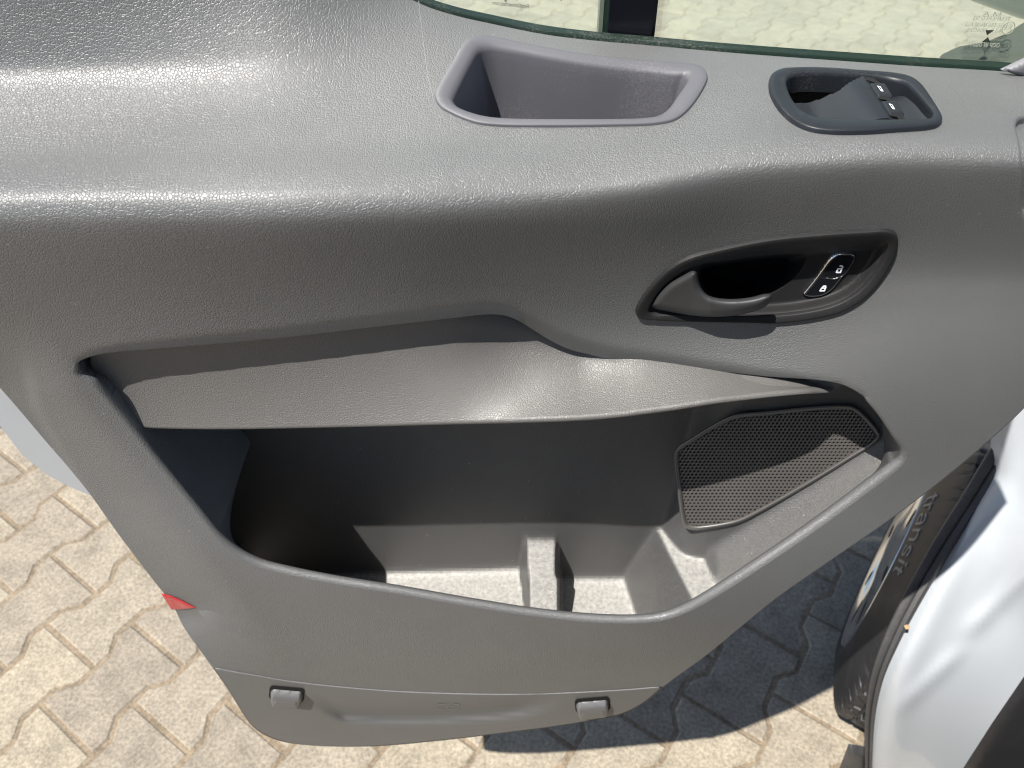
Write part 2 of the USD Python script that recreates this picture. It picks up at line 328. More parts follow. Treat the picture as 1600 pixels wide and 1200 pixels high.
def lip(loop, Df, r, L, closed=True, bend=None, inward=1, n_arc=6, lift=0.0, run=None):
    """Rounded lip: from the edge of a surface it rolls over by radius r and runs on for L metres. bend: 0..1 per point, 1 = rolls right round (an upper edge)."""
    a, b = loop[:, 0], loop[:, 1]; P = U(a, b, Df(a, b)); N = normals_of(Df, a, b); P = P + N * lift
    t = (np.roll(P, -1, 0) - np.roll(P, 1, 0)) if closed else np.gradient(P, axis=0)
    t /= np.linalg.norm(t, axis=1, keepdims=True)
    m = np.cross(t, N) * inward; m /= np.linalg.norm(m, axis=1, keepdims=True); nb = -N
    bend = np.zeros(len(P)) if bend is None else bend
    rr = np.broadcast_to(r, (len(P),))[:, None]
    rows = [P]
    for k in range(1, n_arc + 1):
        ph = (np.pi / 2 * (1 + bend) * k / n_arc)[:, None]
        rows.append(P + rr * np.sin(ph) * m + rr * (1 - np.cos(ph)) * nb)
    ph = (np.pi / 2 * (1 + bend))[:, None]; d = np.cos(ph) * m + np.sin(ph) * nb if run is None else np.asarray(run, float)
    rows.append(rows[-1] + d * np.broadcast_to(L, (len(P),))[:, None])
    return strip(rows, closed, flip=True), rows
def ccw(loop):
    L = np.asarray(loop); s = np.sum(L[:, 0] * np.roll(L[:, 1], -1) - np.roll(L[:, 0], -1) * L[:, 1]); return L if s > 0 else L[::-1]
def in_sign(loop, Df=D0):
    """+1/-1 so that cross(t, N) points to the inside of the loop."""
    P = U(loop[:, 0], loop[:, 1], Df(loop[:, 0], loop[:, 1])); N = normals_of(Df, loop[:, 0], loop[:, 1]); t = np.roll(P, -1, 0) - np.roll(P, 1, 0)
    return 1 if np.mean(np.sum(np.cross(t, N) * (P.mean(0) - P), 1)) > 0 else -1

van = thing('van', 'white van with its grey trimmed front door swung open over beige paving blocks', 'van', (.868, .811, 0))
door = part_group(van, 'door', 'open door with grey grained trim, storage bin, black handle and window')

TRAY_OUT = spline([(687, 133), (680, 152), (687, 167), (712, 182), (746, 194), (781, 198), (859, 199), (952, 198), (1027, 195), (1056, 188), (1077, 171), (1099, 139), (1105, 122), (1099, 109),
                   (1084, 103), (1046, 100), (984, 95), (906, 86), (827, 72), (781, 62), (756, 58), (737, 60), (724, 70), (709, 95)], True, 4)
TRAY_IN = spline([(712, 148), (709, 156), (716, 166), (737, 175), (762, 181), (800, 184), (890, 185), (1000, 184), (1027, 180), (1042, 170), (1058, 148), (1074, 122), (1070, 116), (1056, 115),
                  (984, 108), (921, 101), (859, 91), (800, 80), (765, 76), (750, 80), (738, 98), (722, 128)], True, 4)
SW_OUT = spline([(1202, 127), (1206, 120), (1218, 114), (1238, 112), (1284, 112), (1341, 116), (1399, 121), (1422, 127), (1437, 138), (1454, 162), (1468, 186), (1470, 193), (1465, 199), (1451, 203),
                 (1399, 207), (1356, 210), (1298, 210), (1264, 205), (1238, 193), (1216, 172), (1203, 147)], True, 3)
SW_IN = spline([(1229, 131), (1234, 124), (1246, 120), (1269, 119), (1330, 121), (1392, 127), (1414, 134), (1428, 147), (1445, 168), (1455, 182), (1452, 188), (1440, 190), (1400, 190), (1312, 189),
                (1275, 186), (1252, 175), (1236, 155)], True, 3)
HD_OUT = spline([(993, 484), (1002, 465), (1020, 441), (1044, 418), (1074, 401), (1125, 387), (1200, 372), (1275, 364), (1350, 359), (1386, 358), (1399, 364), (1402, 378), (1396, 399), (1380, 429),
                 (1359, 456), (1338, 473), (1314, 486), (1275, 496), (1215, 503), (1170, 502), (1080, 500), (1020, 497), (997, 493)], True, 4)
HD_IN = spline([(1014, 484), (1020, 468), (1036, 446), (1058, 428), (1084, 415), (1130, 401), (1200, 388), (1275, 380), (1350, 375), (1376, 374), (1385, 380), (1382, 396), (1367, 424), (1347, 448),
                (1326, 464), (1300, 476), (1262, 485), (1210, 491), (1120, 491), (1050, 489), (1022, 489)], True, 4)
VENT = spline([(1582, 190), (1588, 181), (1610, 176), (1700, 176), (1700, 352), (1615, 352), (1596, 344), (1591, 325), (1593, 290), (1590, 230)], True, 6)
SEAM = spline([(300, 1034), (335, 1044), (400, 1056), (461, 1066), (594, 1079), (704, 1084), (822, 1085), (965, 1079), (1040, 1073), (1120, 1066)], False, 6)

OUT_PTS_LEFT = [(0, 612), (55, 676), (135, 772), (190, 848), (245, 920), (258, 936), (270, 953), (284, 982), (318, 1030)]
OUT_PTS_LOW = [(350, 1075), (385, 1130), (396, 1142), (414, 1154), (442, 1164), (490, 1170), (585, 1171), (680, 1163), (775, 1152), (870, 1140), (935, 1129), (968, 1122), (992, 1112), (1014, 1098),
               (1042, 1074), (1105, 1028), (1213, 940), (1300, 879), (1387, 819), (1473, 754), (1556, 684), (1610, 632), (1700, 520), (1800, 380)]
SILL = [(-420, -330), (-200, -290), (0, -230), (200, -170), (400, -108), (560, -42), (640, -6), (672, 8), (715, 21), (760, 31), (850, 49), (930, 59), (1000, 65), (1100, 74), (1200, 82), (1340, 92),
        (1440, 99), (1560, 106), (1640, 112), (1800, 124)]
silh = spline([(-420, 190), (-300, 300), (-150, 450)] + OUT_PTS_LEFT + OUT_PTS_LOW, False, 6)
sill = spline(SILL, False, 6)
outline = Polygon(np.vstack([sill[::-1], silh])).buffer(0)
body = outline.buffer(-5)
seam_poly = Polygon(np.vstack([SEAM, [(1120, 1400), (300, 1400)]])).buffer(0)
lower_poly = body.intersection(seam_poly)
openp = Polygon(OPEN).buffer(0)
hole = openp.buffer(7, join_style=1)
trim_poly = body.difference(hole).difference(seam_poly.buffer(0.5))
for lp in (TRAY_OUT, SW_OUT, HD_OUT): trim_poly = trim_poly.difference(Polygon(lp).buffer(-2))
trim_poly = trim_poly.difference(Polygon(VENT))
surf = grid_surface(trim_poly, S0(), 7.0)
hl = ccw(np.array(hole.exterior.coords)[:-1]); hl = resample(hl, True, 5.0)
# which way the edge faces into the hole: the lower rim rolls right over, the sides run straight in
P_ = U(hl[:, 0], hl[:, 1], D0(hl[:, 0], hl[:, 1])); t_ = np.roll(P_, -1, 0) - np.roll(P_, 1, 0); t_ /= np.linalg.norm(t_, axis=1, keepdims=True)
m_ = np.cross(t_, normals_of(D0, hl[:, 0], hl[:, 1])) * in_sign(hl); m_ /= np.linalg.norm(m_, axis=1, keepdims=True)
upness = ndimage.gaussian_filter1d(sstep(m_[:, 2], 0.35, 0.8), 3, mode='wrap')
topness = sstep(-m_[:, 2], 0.3, 0.8)
Lw = 0.135 * (1 - sstep(hl[:, 0], 900, 1200)) + 0.05 * sstep(hl[:, 0], 900, 1200); Lw = Lw * (1 - topness) + 0.03 * topness
Lw = ndimage.gaussian_filter1d(Lw, 4, mode='wrap')
rl = ndimage.gaussian_filter1d((0.0048 + .0012 * sstep(hl[:, 0], 1000, 1200)) * (1 - topness) + 0.0022 * topness, 4, mode='wrap')
l1, _ = lip(hl, D0, rl, Lw, True, upness, in_sign(hl))
edge = silh.copy(); ed = np.array(body.exterior.coords)[:-1]
ed = resample(ed, True, 6.0); Le = 0.04 + 0.17 * sstep(ed[:, 1], 250, 400) * (1 - sstep(ed[:, 1], 1030, 1120)) * (1 - sstep(ed[:, 0], 330, 360))
l2, _ = lip(ed, D0, 0.003, Le, True, None, -in_sign(ed))
vl = ccw(VENT); l3, _ = lip(vl, D0, 0.003, 0.016, True, None, in_sign(vl))
trim = obj('trim_panel', weld(surf, l1, l3), 'leather', door, smooth=50)
obj('edge_return', l2, 'leather_fine', trim, smooth=50)
obj('recess_floor', grid_surface(Polygon(VENT).buffer(6), lambda a, b: U(a, b, D0(a, b) + 0.014), 8), 'leather', trim)

# lower access cover, a step proud of the panel above it
def Dl(a, b): return D0(a, b) - 0.0012
lsurf = grid_surface(lower_poly.buffer(-1.0), lambda a, b: U(a, b, Dl(a, b)), 6.0)
le = resample(np.array(lower_poly.buffer(-1.0).exterior.coords)[:-1], True, 5); l4, _ = lip(le, Dl, 0.0012, 0.02, True, None, -in_sign(le, Dl))
cover = obj('lower_cover', weld(lsurf, l4), 'leather_fine', door, smooth=45)

def boss(poly, Df, h, w, step=2.0, base=0.0, f=None):
    """Raised pad over an outline: rises by h with rounded edges w drawing units wide."""
    ring = poly.exterior
    def g(a, b):
        d = shapely.distance(shapely.points(a, b), ring); s = np.clip(d / w, 0, 1)
        return U(a, b, Df(a, b)) + normals_of(Df, a, b) * (base + h * np.sqrt(np.maximum(0, 1 - (1 - s) ** 2)))[:, None]
    return grid_surface(poly, g, step)
def rot_rect(cx, cy, w, h, deg=0, skew=0, r=3, taper=0):
    p = Polygon([(-w / 2 + r, -h / 2 + r), (w / 2 - r, -h / 2 + r), (w / 2 - r - taper, h / 2 - r), (-w / 2 + r + taper, h / 2 - r)]).buffer(r)
    p = shapely.affinity.affine_transform(p, [1, skew, 0, 1, 0, 0]); p = shapely.affinity.rotate(p, deg, origin=(0, 0))
    return shapely.affinity.translate(p, cx, cy)
import shapely.affinity
for cx, cy, dg in ((448, 1087, 5), (926, 1104, -5)):
    slot = obj('clip_slot', grid_surface(rot_rect(cx, cy - 3, 55, 22, dg, r=6), lambda a, b: U(a, b, Dl(a, b) - 0.0006), 3), 'dark', cover)
    c = obj('clip', boss(rot_rect(cx, cy + 2, 51, 22, dg, r=6, taper=2), Dl, 0.0080, 6, 1.5), 'clip', door, smooth=60)
    obj('clip_face', boss(rot_rect(cx, cy + 1, 36, 9, dg, r=3), Dl, 0.0012, 2, 1.5, base=0.0074), 'clip', c, smooth=60)
# moulded symbol on the lower cover: an open book shape with a keyhole mark
lines = [LineString([(681, 1108), (685, 1101), (697, 1100)]), LineString([(698, 1108), (701, 1099)]), LineString([(702, 1108), (715, 1108), (717, 1101), (709, 1100)]), LineString([(681, 1108), (692, 1108)]), LineString([(708, 1104), (711, 1104)])]
obj('moulded_symbol', grid_surface(shapely.union_all([l.buffer(0.6) for l in lines]), lambda a, b: U(a, b, Dl(a, b) - 0.0009), 1.5), 'scratch', cover)

obj('scratch_mark', grid_surface(LineString([(653, -8), (657, 30), (662, 70), (668, 118), (676, 150)]).buffer(0.45), S0(0.0003), 3), 'scratch', door)
# red reflector let into the rear edge
rp = Polygon([(252, 926), (268, 930), (286, 938), (307, 949), (288, 951), (268, 952)])
obj('reflector', boss(rp, D0, 0.0012, 2, 2, base=0.0006), 'reflector', door, smooth=50)

# ------------------------------------------------------------------ opening: insert, bin, speaker
TX = np.arange(-200, 1700, 4.0); TY = ndimage.gaussian_filter1d(np.interp(TX, TOPLINE[:, 0], TOPLINE[:, 1]), 24)
def Dins(a, b):
    a = np.asarray(a, float); b = np.asarray(b, float)
    top = np.interp(a, TX, TY); bot = INS_BOT(a)
    t = np.clip((b - top) / np.maximum(bot - top, 6), -0.6, 1.3)
    dtop = DTOP(a)
    dbot = DBOT(a)
    e = 1.0 + .5 * (1 - sstep(a, 700, 1100))
    D = dtop + (dbot - dtop) * np.sign(t) * np.abs(t) ** e
    return D
DTOP = PchipInterpolator([60, 200, 500, 700, 830, 900, 960, 1010, 1310, 1420], [.441, .4465, .4570, .4680, .4795, .479, .472, .466, .4495, .447])
DBOT = PchipInterpolator([60, 300, 500, 700, 900, 1050, 1200, 1310, 1420], [.432, .4345, .434, .431, .4245, .4265, .433, .441, .443])
INS_BOT = PchipInterpolator([60, 130, 190, 217, 330, 497, 700, 800, 937, 1032, 1127, 1270, 1320, 1420], [640, 655, 667, 670, 672, 669, 662, 657, 650, 639, 624, 610, 608, 606])
ins = [(x, np.interp(x, TOPLINE[:, 0], TOPLINE[:, 1]) - 22) for x in np.linspace(150, 1330, 120)]
ins += [(x, float(INS_BOT(x))) for x in np.linspace(1310, 232, 110)]
ins += [(214, 669), (200, 666), (191, 659), (176, 638), (160, 612), (148, 592), (142, 575), (140, 556)]
insp = Polygon(ins).buffer(0).buffer(-4)
isurf = grid_surface(insp, lambda a, b: U(a, b, Dins(a, b)), 6)
il = resample(np.array(insp.exterior.coords)[:-1], True, 4); l5, _ = lip(il, Dins, 0.0032, 0.05, True, np.full(len(il), .25), -in_sign(il, Dins), run=(0, 1, 0.03))
obj('armrest_insert', weld(isurf, l5), 'insert', door, smooth=55)

SPK = spline([(1054, 706), (1060, 697), (1080, 684), (1120, 660), (1147, 648), (1200, 642), (1270, 635), (1320, 633), (1336, 636), (1366, 664), (1376, 681), (1370, 691), (1330, 717), (1260, 760), (1190, 800),
              (1160, 815), (1140, 821), (1085, 828), (1071, 824), (1066, 815), (1058, 760)], True, 3)
def smin(ts, k):
    ts = np.stack(ts); m = ts.min(0); return m - k * np.log(np.exp(-(ts - m) / k).sum(0))
def smax(ts, k): return -smin([-t for t in ts], k)
CAMP = np.array([0, 0, CAM_H])
def plane_t(d, p, n):
    n = np.asarray(n, float); n = n / np.linalg.norm(n); den = d @ n
    return np.where(np.abs(den) > 1e-6, ((np.asarray(p, float) - CAMP) @ n) / np.where(np.abs(den) > 1e-6, den, 1), 1e3), den
def block_t(d, planes, k=0.003):
    """Distance along d to a convex block, the inside of all (point, outward normal) planes, with rounded edges."""
    ent, ext = [], []
    for p, n in planes:
        t, den = plane_t(d, p, n); ent.append(np.where(den < 0, t, -1e2)); ext.append(np.where(den > 0, t, 1e3))
    e = smax(ent, k); x = np.min(ext, 0)
    return np.where(e < x + 0.002, e, 5.0)
def bin_points(a, b):
    d = ray(a, b); out = []
    back, _ = plane_t(d, (0, 0.525, 0.9), (-0.02, -1, 0.03))
    f1, _ = plane_t(d, (-0.05, 0.50, 0.842), (-0.09, -0.10, 1))
    f2, _ = plane_t(d, (0.1, 0.50, 0.828), (-0.04, -0.10, 1))
    floor = np.where(np.asarray(a) < 850, f1, f2)
    # divider rib, then the ledge before the speaker shelf
    rib = block_t(d, [((0.0, .525, .915), (0, -0.66, 1)), ((0.018, .5, .9), (-1, -0.12, 0.10)), ((0.054, .5, .9), (1, 0.0, 0.08))])
    led = block_t(d, [((0.19, .47, .940), (-0.08, 0.04, 1)), ((0.179, .45, .9), (-1, -0.25, 0.28)), ((0.9, .45, .9), (1, 0, 0.15))])
    shelf = block_t(d, [((0.258, .48, 1.016), (-1.5, -0.6, 1)), ((0.224, .45, .95), (-1, -0.12, 0.15)), ((0.9, .5, .9), (1, 0, 0))])
    spk = block_t(d, [((0.24, .480, 1.02), (-0.10, -1, 0.05)), ((0.19, .5, 1.0), (-1, -0.42, 0.05)), ((0.9, .5, .9), (1, 0, 0))], 0.012)
    t = smin([back, floor], 0.008)
    t = smin([t, rib, led], 0.0040)
    t = smin([t, shelf, spk], 0.0035)
    return CAMP + d * t[:, None]
binp = Polygon(OPEN).buffer(45).intersection(box(150, 560, 1440, 1010))
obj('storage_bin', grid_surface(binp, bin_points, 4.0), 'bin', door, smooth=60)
def spk_pts(off):
    def f(a, b):
        d = ray(a, b); t, _ = plane_t(d, (0.24, .480 - off, 1.02), (-0.10, -1, 0.05)); return CAMP + d * t[:, None]
    return f
spk_in = Polygon(SPK).buffer(-7)
# frame: a rounded bead round the grille
so = start_at(SPK); si = match(so, np.array(spk_in.exterior.coords)[:-1])
rows = []
for s, o in ((-0.12, -0.002), (-0.02, .0035), (.25, .005), (.55, .0048), (.85, .003), (1.1, -.001)):
    q = so + (si - so) * s; rows.append(spk_pts(o)(q[:, 0], q[:, 1]))
spk = obj('speaker_grille', strip(rows, True, flip=False), 'grille', door, smooth=60)
px_, py_ = 6.3, 5.0; V = []; F = []; pin = prep(spk_in.buffer(1.5)); r_ = 0
hexo = [(math.sin(math.radians(60 * k)) * px_ / math.sqrt(3), math.cos(math.radians(60 * k)) * py_ * 2 / 3) for k in range(6)]
ax_, bx_ = [], []
cells = []
for j in range(int(200 / py_) + 1):
    for i in range(int(340 / px_) + 1):
        cx = 1050 + i * px_ + (j % 2) * px_ / 2 + j * 0.0; cy = 630 + j * py_
        if pin.contains(Point(cx, cy)): cells.append((cx, cy))
H = np.array(hexo)
for (cx, cy) in cells:
    o = len(V)
    V += [(cx + x, cy + y, 0.0012) for x, y in H] + [(cx + x * .66, cy + y * .62, 0.0016) for x, y in H] + [(cx + x * .55, cy + y * .5, -0.0012) for x, y in H]
    for k in range(6):
        l = (k + 1) % 6
        F += [(o + k, o + l, o + 6 + l), (o + k, o + 6 + l, o + 6 + k), (o + 6 + k, o + 6 + l, o + 12 + l), (o + 6 + k, o + 12 + l, o + 12 + k)]
V = np.array(V); d = ray(V[:, 0], V[:, 1]); t, _ = plane_t(d, (0.24, .480, 1.02), (-0.10, -1, 0.05)); P = CAMP + d * t[:, None]
nsp = np.array([-0.10, -1, 0.05]); nsp /= np.linalg.norm(nsp)
obj('grille_mesh', (P + nsp * V[:, 2:3], np.array(F)), 'grille', spk, smooth=30)
obj('grille_backing', grid_surface(Polygon(SPK).buffer(-3), spk_pts(-0.0 + .0006), 10), 'dark', spk)

# ------------------------------------------------------------------ storage tray on the shelf
def ring_rows(out, inn, prof, Df=D0):
    o = start_at(out); i = match(o, inn); rows = []
    for s, off in prof:
        q = o + (i - o) * s; rows.append(U(q[:, 0], q[:, 1], Df(q[:, 0], q[:, 1])) + normals_of(Df, q[:, 0], q[:, 1]) * off)
    return rows
def cap(row):
    c = row.mean(0); n = len(row); return trimesh.Trimesh(np.vstack([row, c]), [(k, (k + 1) % n, n) for k in range(n)], process=False)
rows = ring_rows(TRAY_OUT, TRAY_IN, [(-.03, -.001), (0, .0012), (.06, .0022), (.3, .0026), (.65, .0020), (.9, .0002), (1.0, -.0025)])
c = rows[-1].mean(0)
def down(row, dz, k, dy=0): 
    r = c + (row - c) * [k, k, 1]; r = r + [0, dy, 0]; r[:, 2] = r[:, 2] - dz; return r
rows += [down(rows[-1], .006, .99), down(rows[-1], .03, .96), down(rows[-1], .07, .93), down(rows[-1], .075, .90)]
tray = obj('storage_tray', weld(strip(rows, True), cap(rows[-1])), 'tray', door, smooth=45)

# ------------------------------------------------------------------ window switches
rows = ring_rows(SW_OUT, SW_IN, [(-.04, -.001), (-.01, .0026), (.07, .0036), (.30, .0038), (.78, .0032), (.93, .002), (1.0, -.0005), (1.0, -.012)])
sw = obj('switch_panel', strip(rows, True), 'black', door, smooth=40)
swp = Polygon(SW_IN).buffer(1.5)
AX = (32.0, 50.0)      # drawing direction along which the two rockers sit side by side
def along(a, b):       # distance across that direction, 0 at the crest
    return (a - 1352) - (b - 145) * AX[0] / AX[1]
def sw_h(a, b):
    s = along(a, b)
    h = -.0135 + .0165 * sstep(s, -78, -4) ** .9 - .0035 * sstep(s, 2, 26) - .0120 * sstep(s, 27, 33) + 0.009 * sstep(s, 52, 84)
    back = np.interp(a, [1225, 1260, 1292, 1312, 1340, 1352], [134, 132, 134, 136, 127, 119])
    h = np.where((b < back) & (a < 1350), np.minimum(h, -.024), h)
    return h
def sw_pts(a, b): return U(a, b, D0(a, b)) + normals_of(D0, a, b) * sw_h(a, b)[:, None]
obj('finger_scoop', grid_surface(swp, sw_pts, 1.5), 'black', sw, smooth=50)
def on_sw(off):
    return lambda a, b: sw_pts(a, b) + normals_of(D0, a, b) * off
for (ca, cb) in ((1374, 146), (1392, 174)):
    q = Polygon([(ca - 9 - 6, cb - 10), (ca + 12 - 6, cb - 10), (ca + 12 + 6, cb + 9), (ca - 9 + 6, cb + 9)]).buffer(1.5)
    rk = obj('window_switch', boss(q, lambda a, b: D0(a, b), 0.0018, 3, 1.5, base=0.0012), 'black', sw, smooth=60)
    ic = Polygon([(ca - 2 - 4, cb - 5), (ca + 2 - 3, cb - 4), (ca + 3 + 1, cb + 4), (ca - 1 + 1, cb + 3.5)])
    ic = ic.difference(ic.buffer(-0.9).intersection(box(ca - 20, cb - 20, ca + 20, cb + 1.5)))
    obj('switch_icon', grid_surface(ic, S0(0.0034), 1.5), 'icon', sw)
for (ca, cb) in ((1362, 131), (1383, 160), (1400, 187)):
    q = LineString([(ca - 10, cb - 3), (ca, cb - 1.5), (ca + 9, cb + 4)]).buffer(2.4)
    obj('switch_gap', grid_surface(q, S0(0.0024), 1.5), 'dark', sw)

# ------------------------------------------------------------------ inside door handle
rows = ring_rows(HD_OUT, HD_IN, [(-.04, -.001), (-.01, .0022), (.06, .0031), (.30, .0033), (.84, .0026), (.95, .0016), (1.02, -.001)])
hd = obj('handle_bezel', strip(rows, True), 'handle', door, smooth=45)
CAV = spline([(1090, 418), (1140, 406), (1200, 398), (1244, 396), (1258, 398), (1259, 406), (1246, 428), (1224, 449), (1200, 462), (1150, 470), (1110, 464), (1096, 446)], True, 3)
hin = Polygon(HD_IN).buffer(1.5)
def Ddish(a, b):
    d = shapely.distance(shapely.points(np.asarray(a, float).ravel(), np.asarray(b, float).ravel()), hin.exterior).reshape(np.shape(a))
    return D0(a, b) + 0.0005 + 0.0095 * sstep(d, 0, 20)
dsurf = grid_surface(hin.difference(Polygon(CAV)), lambda a, b: U(a, b, Ddish(a, b)), 3)
co = start_at(ccw(CAV)); cf = match(co, spline([(1094, 424), (1140, 412), (1196, 405), (1226, 404), (1234, 408), (1222, 426), (1200, 442), (1180, 452), (1150, 458), (1118, 456), (1100, 444)], True, 3))
r0 = U(co[:, 0], co[:, 1], Ddish(co[:, 0], co[:, 1])); r2 = U(cf[:, 0], cf[:, 1], D0(cf[:, 0], cf[:, 1]) + .040)
obj('handle_dish', weld(dsurf, strip([r0, r0 * .5 + r2 * .5, r2], True)), 'handle', hd, smooth=45)
obj('cavity_floor', cap(r2), 'gloss_black', hd)
LEV = Polygon(spline([(1017, 479), (1024, 464), (1044, 444), (1066, 431), (1083, 423), (1088, 425), (1092, 440), (1097, 452), (1106, 461), (1124, 466), (1150, 467), (1175, 464), (1196, 459), (1205, 460),
                      (1206, 466), (1196, 479), (1170, 489), (1128, 495), (1080, 493), (1044, 487), (1024, 483)], True, 2.5)).buffer(0)
def Dlev(a): return np.interp(a, [1010, 1040, 1080, 1110, 1150, 1210], [.005, .001, -.004, -.009, -.012, -.014])
def lev_pts(sign):
    def f(a, b):
        d = shapely.distance(shapely.points(a, b), LEV.exterior); s = np.clip(d / 12, 0, 1)
        th = .0075 * np.sqrt(np.maximum(0, 1 - (1 - s) ** 2))
        return U(a, b, D0(a, b) + Dlev(a) + sign * th)
    return f
obj('handle_lever', weld(grid_surface(LEV, lev_pts(-1), 2), grid_surface(LEV, lev_pts(.6), 2, back=True)), 'lever', hd, smooth=70)
def zz(p): return (1230 + p[0] / 12.0, 380 + p[1] / 12.0)
BT = Polygon(spline([zz(p) for p in [(285, 925), (330, 860), (480, 670), (620, 480), (760, 290), (860, 205), (960, 170), (1120, 165), (1230, 178), (1270, 215), (1262, 280), (1150, 480), (1010, 640), (860, 830), (740, 925), (620, 975), (480, 990), (340, 975)]], True, 1.5)).buffer(0)
Dd = lambda a, b: Ddish(a, b)
fr = BT.difference(BT.buffer(-2.2))
btn = obj('lock_frame', boss(BT, Dd, 0.0022, 2.0, 1.2), 'chrome', hd, smooth=60)
split = LineString([zz((560, 570)), zz((720, 610)), zz((900, 605)), zz((1060, 570))]).buffer(0.9)
inner = BT.buffer(-1.9).difference(split)
for g in inner.geoms:
    obj('lock_button', boss(g, Dd, 0.0010, 2.5, 1.2, base=0.0018), 'gloss_black', hd, smooth=60)
obj('lock_bar', boss(LineString([zz((735, 620)), zz((860, 640)), zz((930, 615))]).buffer(1.1), Dd, 0.0006, 1, 0.8, base=0.0026), 'chrome', hd)
def icon(segs, w=1.15): return shapely.union_all([LineString([zz(p) for p in s]).buffer(w, cap_style=2, join_style=1) for s in segs])
def onbtn(a, b): return U(a, b, Dd(a, b)) + normals_of(Dd, a, b) * 0.0030
obj('unlock_icon', grid_surface(icon([[(905, 505), (935, 435), (1005, 435), (980, 505), (905, 505)], [(1000, 440), (1025, 400), (1005, 378), (965, 385)]]), onbtn, 1.0), 'icon', hd)
obj('lock_icon', grid_surface(icon([[(600, 855), (630, 805), (700, 805), (680, 855), (600, 855)], [(638, 805), (662, 770), (702, 765), (705, 805)]]), onbtn, 1.0), 'icon', hd)

# ------------------------------------------------------------------ window: seal, panes, divider
def sill_pt(a): return np.interp(a, sill[:, 0], sill[:, 1])
sa = np.arange(-400, 1790, 12.0); sp = U(sa, sill_pt(sa) + 3, D0(sa, sill_pt(sa) + 3))
prof = [(0, -.004), (.001, .0010), (.003, .0022), (.006, .0020), (.008, .0030), (.010, .0026), (.012, -.006)]
obj('window_seal', strip([sp + [0, y, z] for y, z in prof], False, flip=True), 'seal', door, smooth=40)
def pane(a0, a1, y, name):
    k = (sa >= a0) & (sa <= a1); lo = sp[k].copy(); lo[:, 1] = y + 0 * lo[:, 1]; lo[:, 2] -= .01
    hi = lo.copy(); hi[:, 2] = 2.02; hi[:, 1] += 0.06
    b = [0, .004, 0]
    rows = [lo, hi, hi + b, lo + b, lo]
    m = strip(rows, False, flip=True); return obj(name, m, 'pane', door, smooth=False)
YP = .641
p1 = pane(-400, 946, YP, 'rear_pane'); p2 = pane(1012, 1790, YP + .004, 'front_pane')
xa, xb = U(947, 62, .645)[0], U(1013, 68, .645)[0]
zb = sp[:, 2].min() - .02
bar = trimesh.creation.box([xb - xa, .022, 2.02 - 1.44]); bar.apply_translation([(xa + xb) / 2, .646, (2.02 + 1.44) / 2])
sh = np.eye(4); sh[1, 2] = .10; sh[1, 3] = -.10 * 1.44; bar.apply_transform(sh)
dv = obj('window_divider', bar, 'pillar', door, smooth=False)
for x in (xa - .0035, xb + .0022):
    g = trimesh.creation.box([.007 if x < (xa + xb) / 2 else .0035, .014, 2.02 - 1.455]); g.apply_translation([x, .649, (2.02 + 1.455) / 2]); g.apply_transform(sh)
    obj('divider_seal', g, 'seal', dv, smooth=False)
def on_pane(txt, h, a, b, mat, name, parent, ang=0.0, bold=False, width=None, mesh=None):
    """Printing on the glass, made to be read from outside, so mirrored from in here. (a, b): its right-hand end seen from inside."""
    m = mesh if mesh is not None else meshkit.text_mesh(txt, h, 0.0003, bold)
    v = np.array(m.vertices); w = v[:, 0].max() - v[:, 0].min()
    s = 1 if width is None else width / w
    P0 = U(a, b, YP - .0012); x = -v[:, 0] * s; z = v[:, 1]
    co_, si_ = math.cos(ang), math.sin(ang); X = x * co_ - z * si_; Z = x * si_ + z * co_
    zz_ = P0[2] + Z; slope = 0.06 / (2.02 - 1.46)
    V3 = np.stack([P0[0] + X, P0[1] + slope * (zz_ - P0[2]) + v[:, 2] * 0 , zz_], 1)
    # nudged to sit just inside the leaning pane
    V3[:, 1] = YP - 0.0006 + slope * (zz_ - 1.455) - v[:, 2]
    obj(name, (V3, m.faces), mat, parent, smooth=False)
on_pane('FordConnected.com', .0026, 826, 15, 'print', 'pane_lettering', p1, ang=0.09 * -1, width=.0285)
for a, b, pts in ((790, 0, [(-1.5, 0), (1.5, 0), (1.5, 4), (-1.5, 4)]), (790, 5, [(-1.5, 0), (1.5, 0), (1.5, 3), (-1.5, 3)]), (807, 4, [(0, 0), (3.2, 7), (-3.2, 7)]), (877, 4, [(-.6, 0), (.6, 0), (1, 5), (2.5, 6), (-.6, 6)])):
    m = trimesh.creation.extrude_polygon(Polygon([(x * .0005, y * .0005) for x, y in pts]), .0003, engine='earcut')
    on_pane('', 0, a, b, 'print', 'pane_mark', p1, mesh=m)
EPX = .000585
for k, (t, a, b, wd) in enumerate((('TEMPERED 01', 1580, 34, 52), ('DOT 386 M400 AS2', 1574, 44, 58), ('43 R-004026', 1565, 52, 48), ('OCP W 0009', 1561, 74, 42), ('M A', 1566, 27, 24))):
    on_pane(t, .0030, a, b, 'print_pale', 'pane_lettering', p2, ang=-.03, width=wd * EPX)
m = trimesh.creation.extrude_polygon(Polygon(Point(0, 0).buffer(.0050).exterior.coords, [list(Point(0, 0).buffer(.0044).exterior.coords)]), .0003, engine='earcut')
on_pane('', 0, 1577, 45, 'print_pale', 'pane_mark', p2, mesh=m); on_pane('E3', .0036, 1581, 48, 'print_pale', 'pane_mark', p2)
m = trimesh.creation.extrude_polygon(Polygon([(-.0035, .0045), (.0035, .0045), (.001, .0008), (-.0005, -.0008), (.003, -.0045), (-.0035, -.0045), (-.001, -.0012), (.0008, .0006)]).buffer(0), .0003, engine='earcut')
on_pane('', 0, 1544, 57, 'print', 'pane_mark', p2, mesh=m)

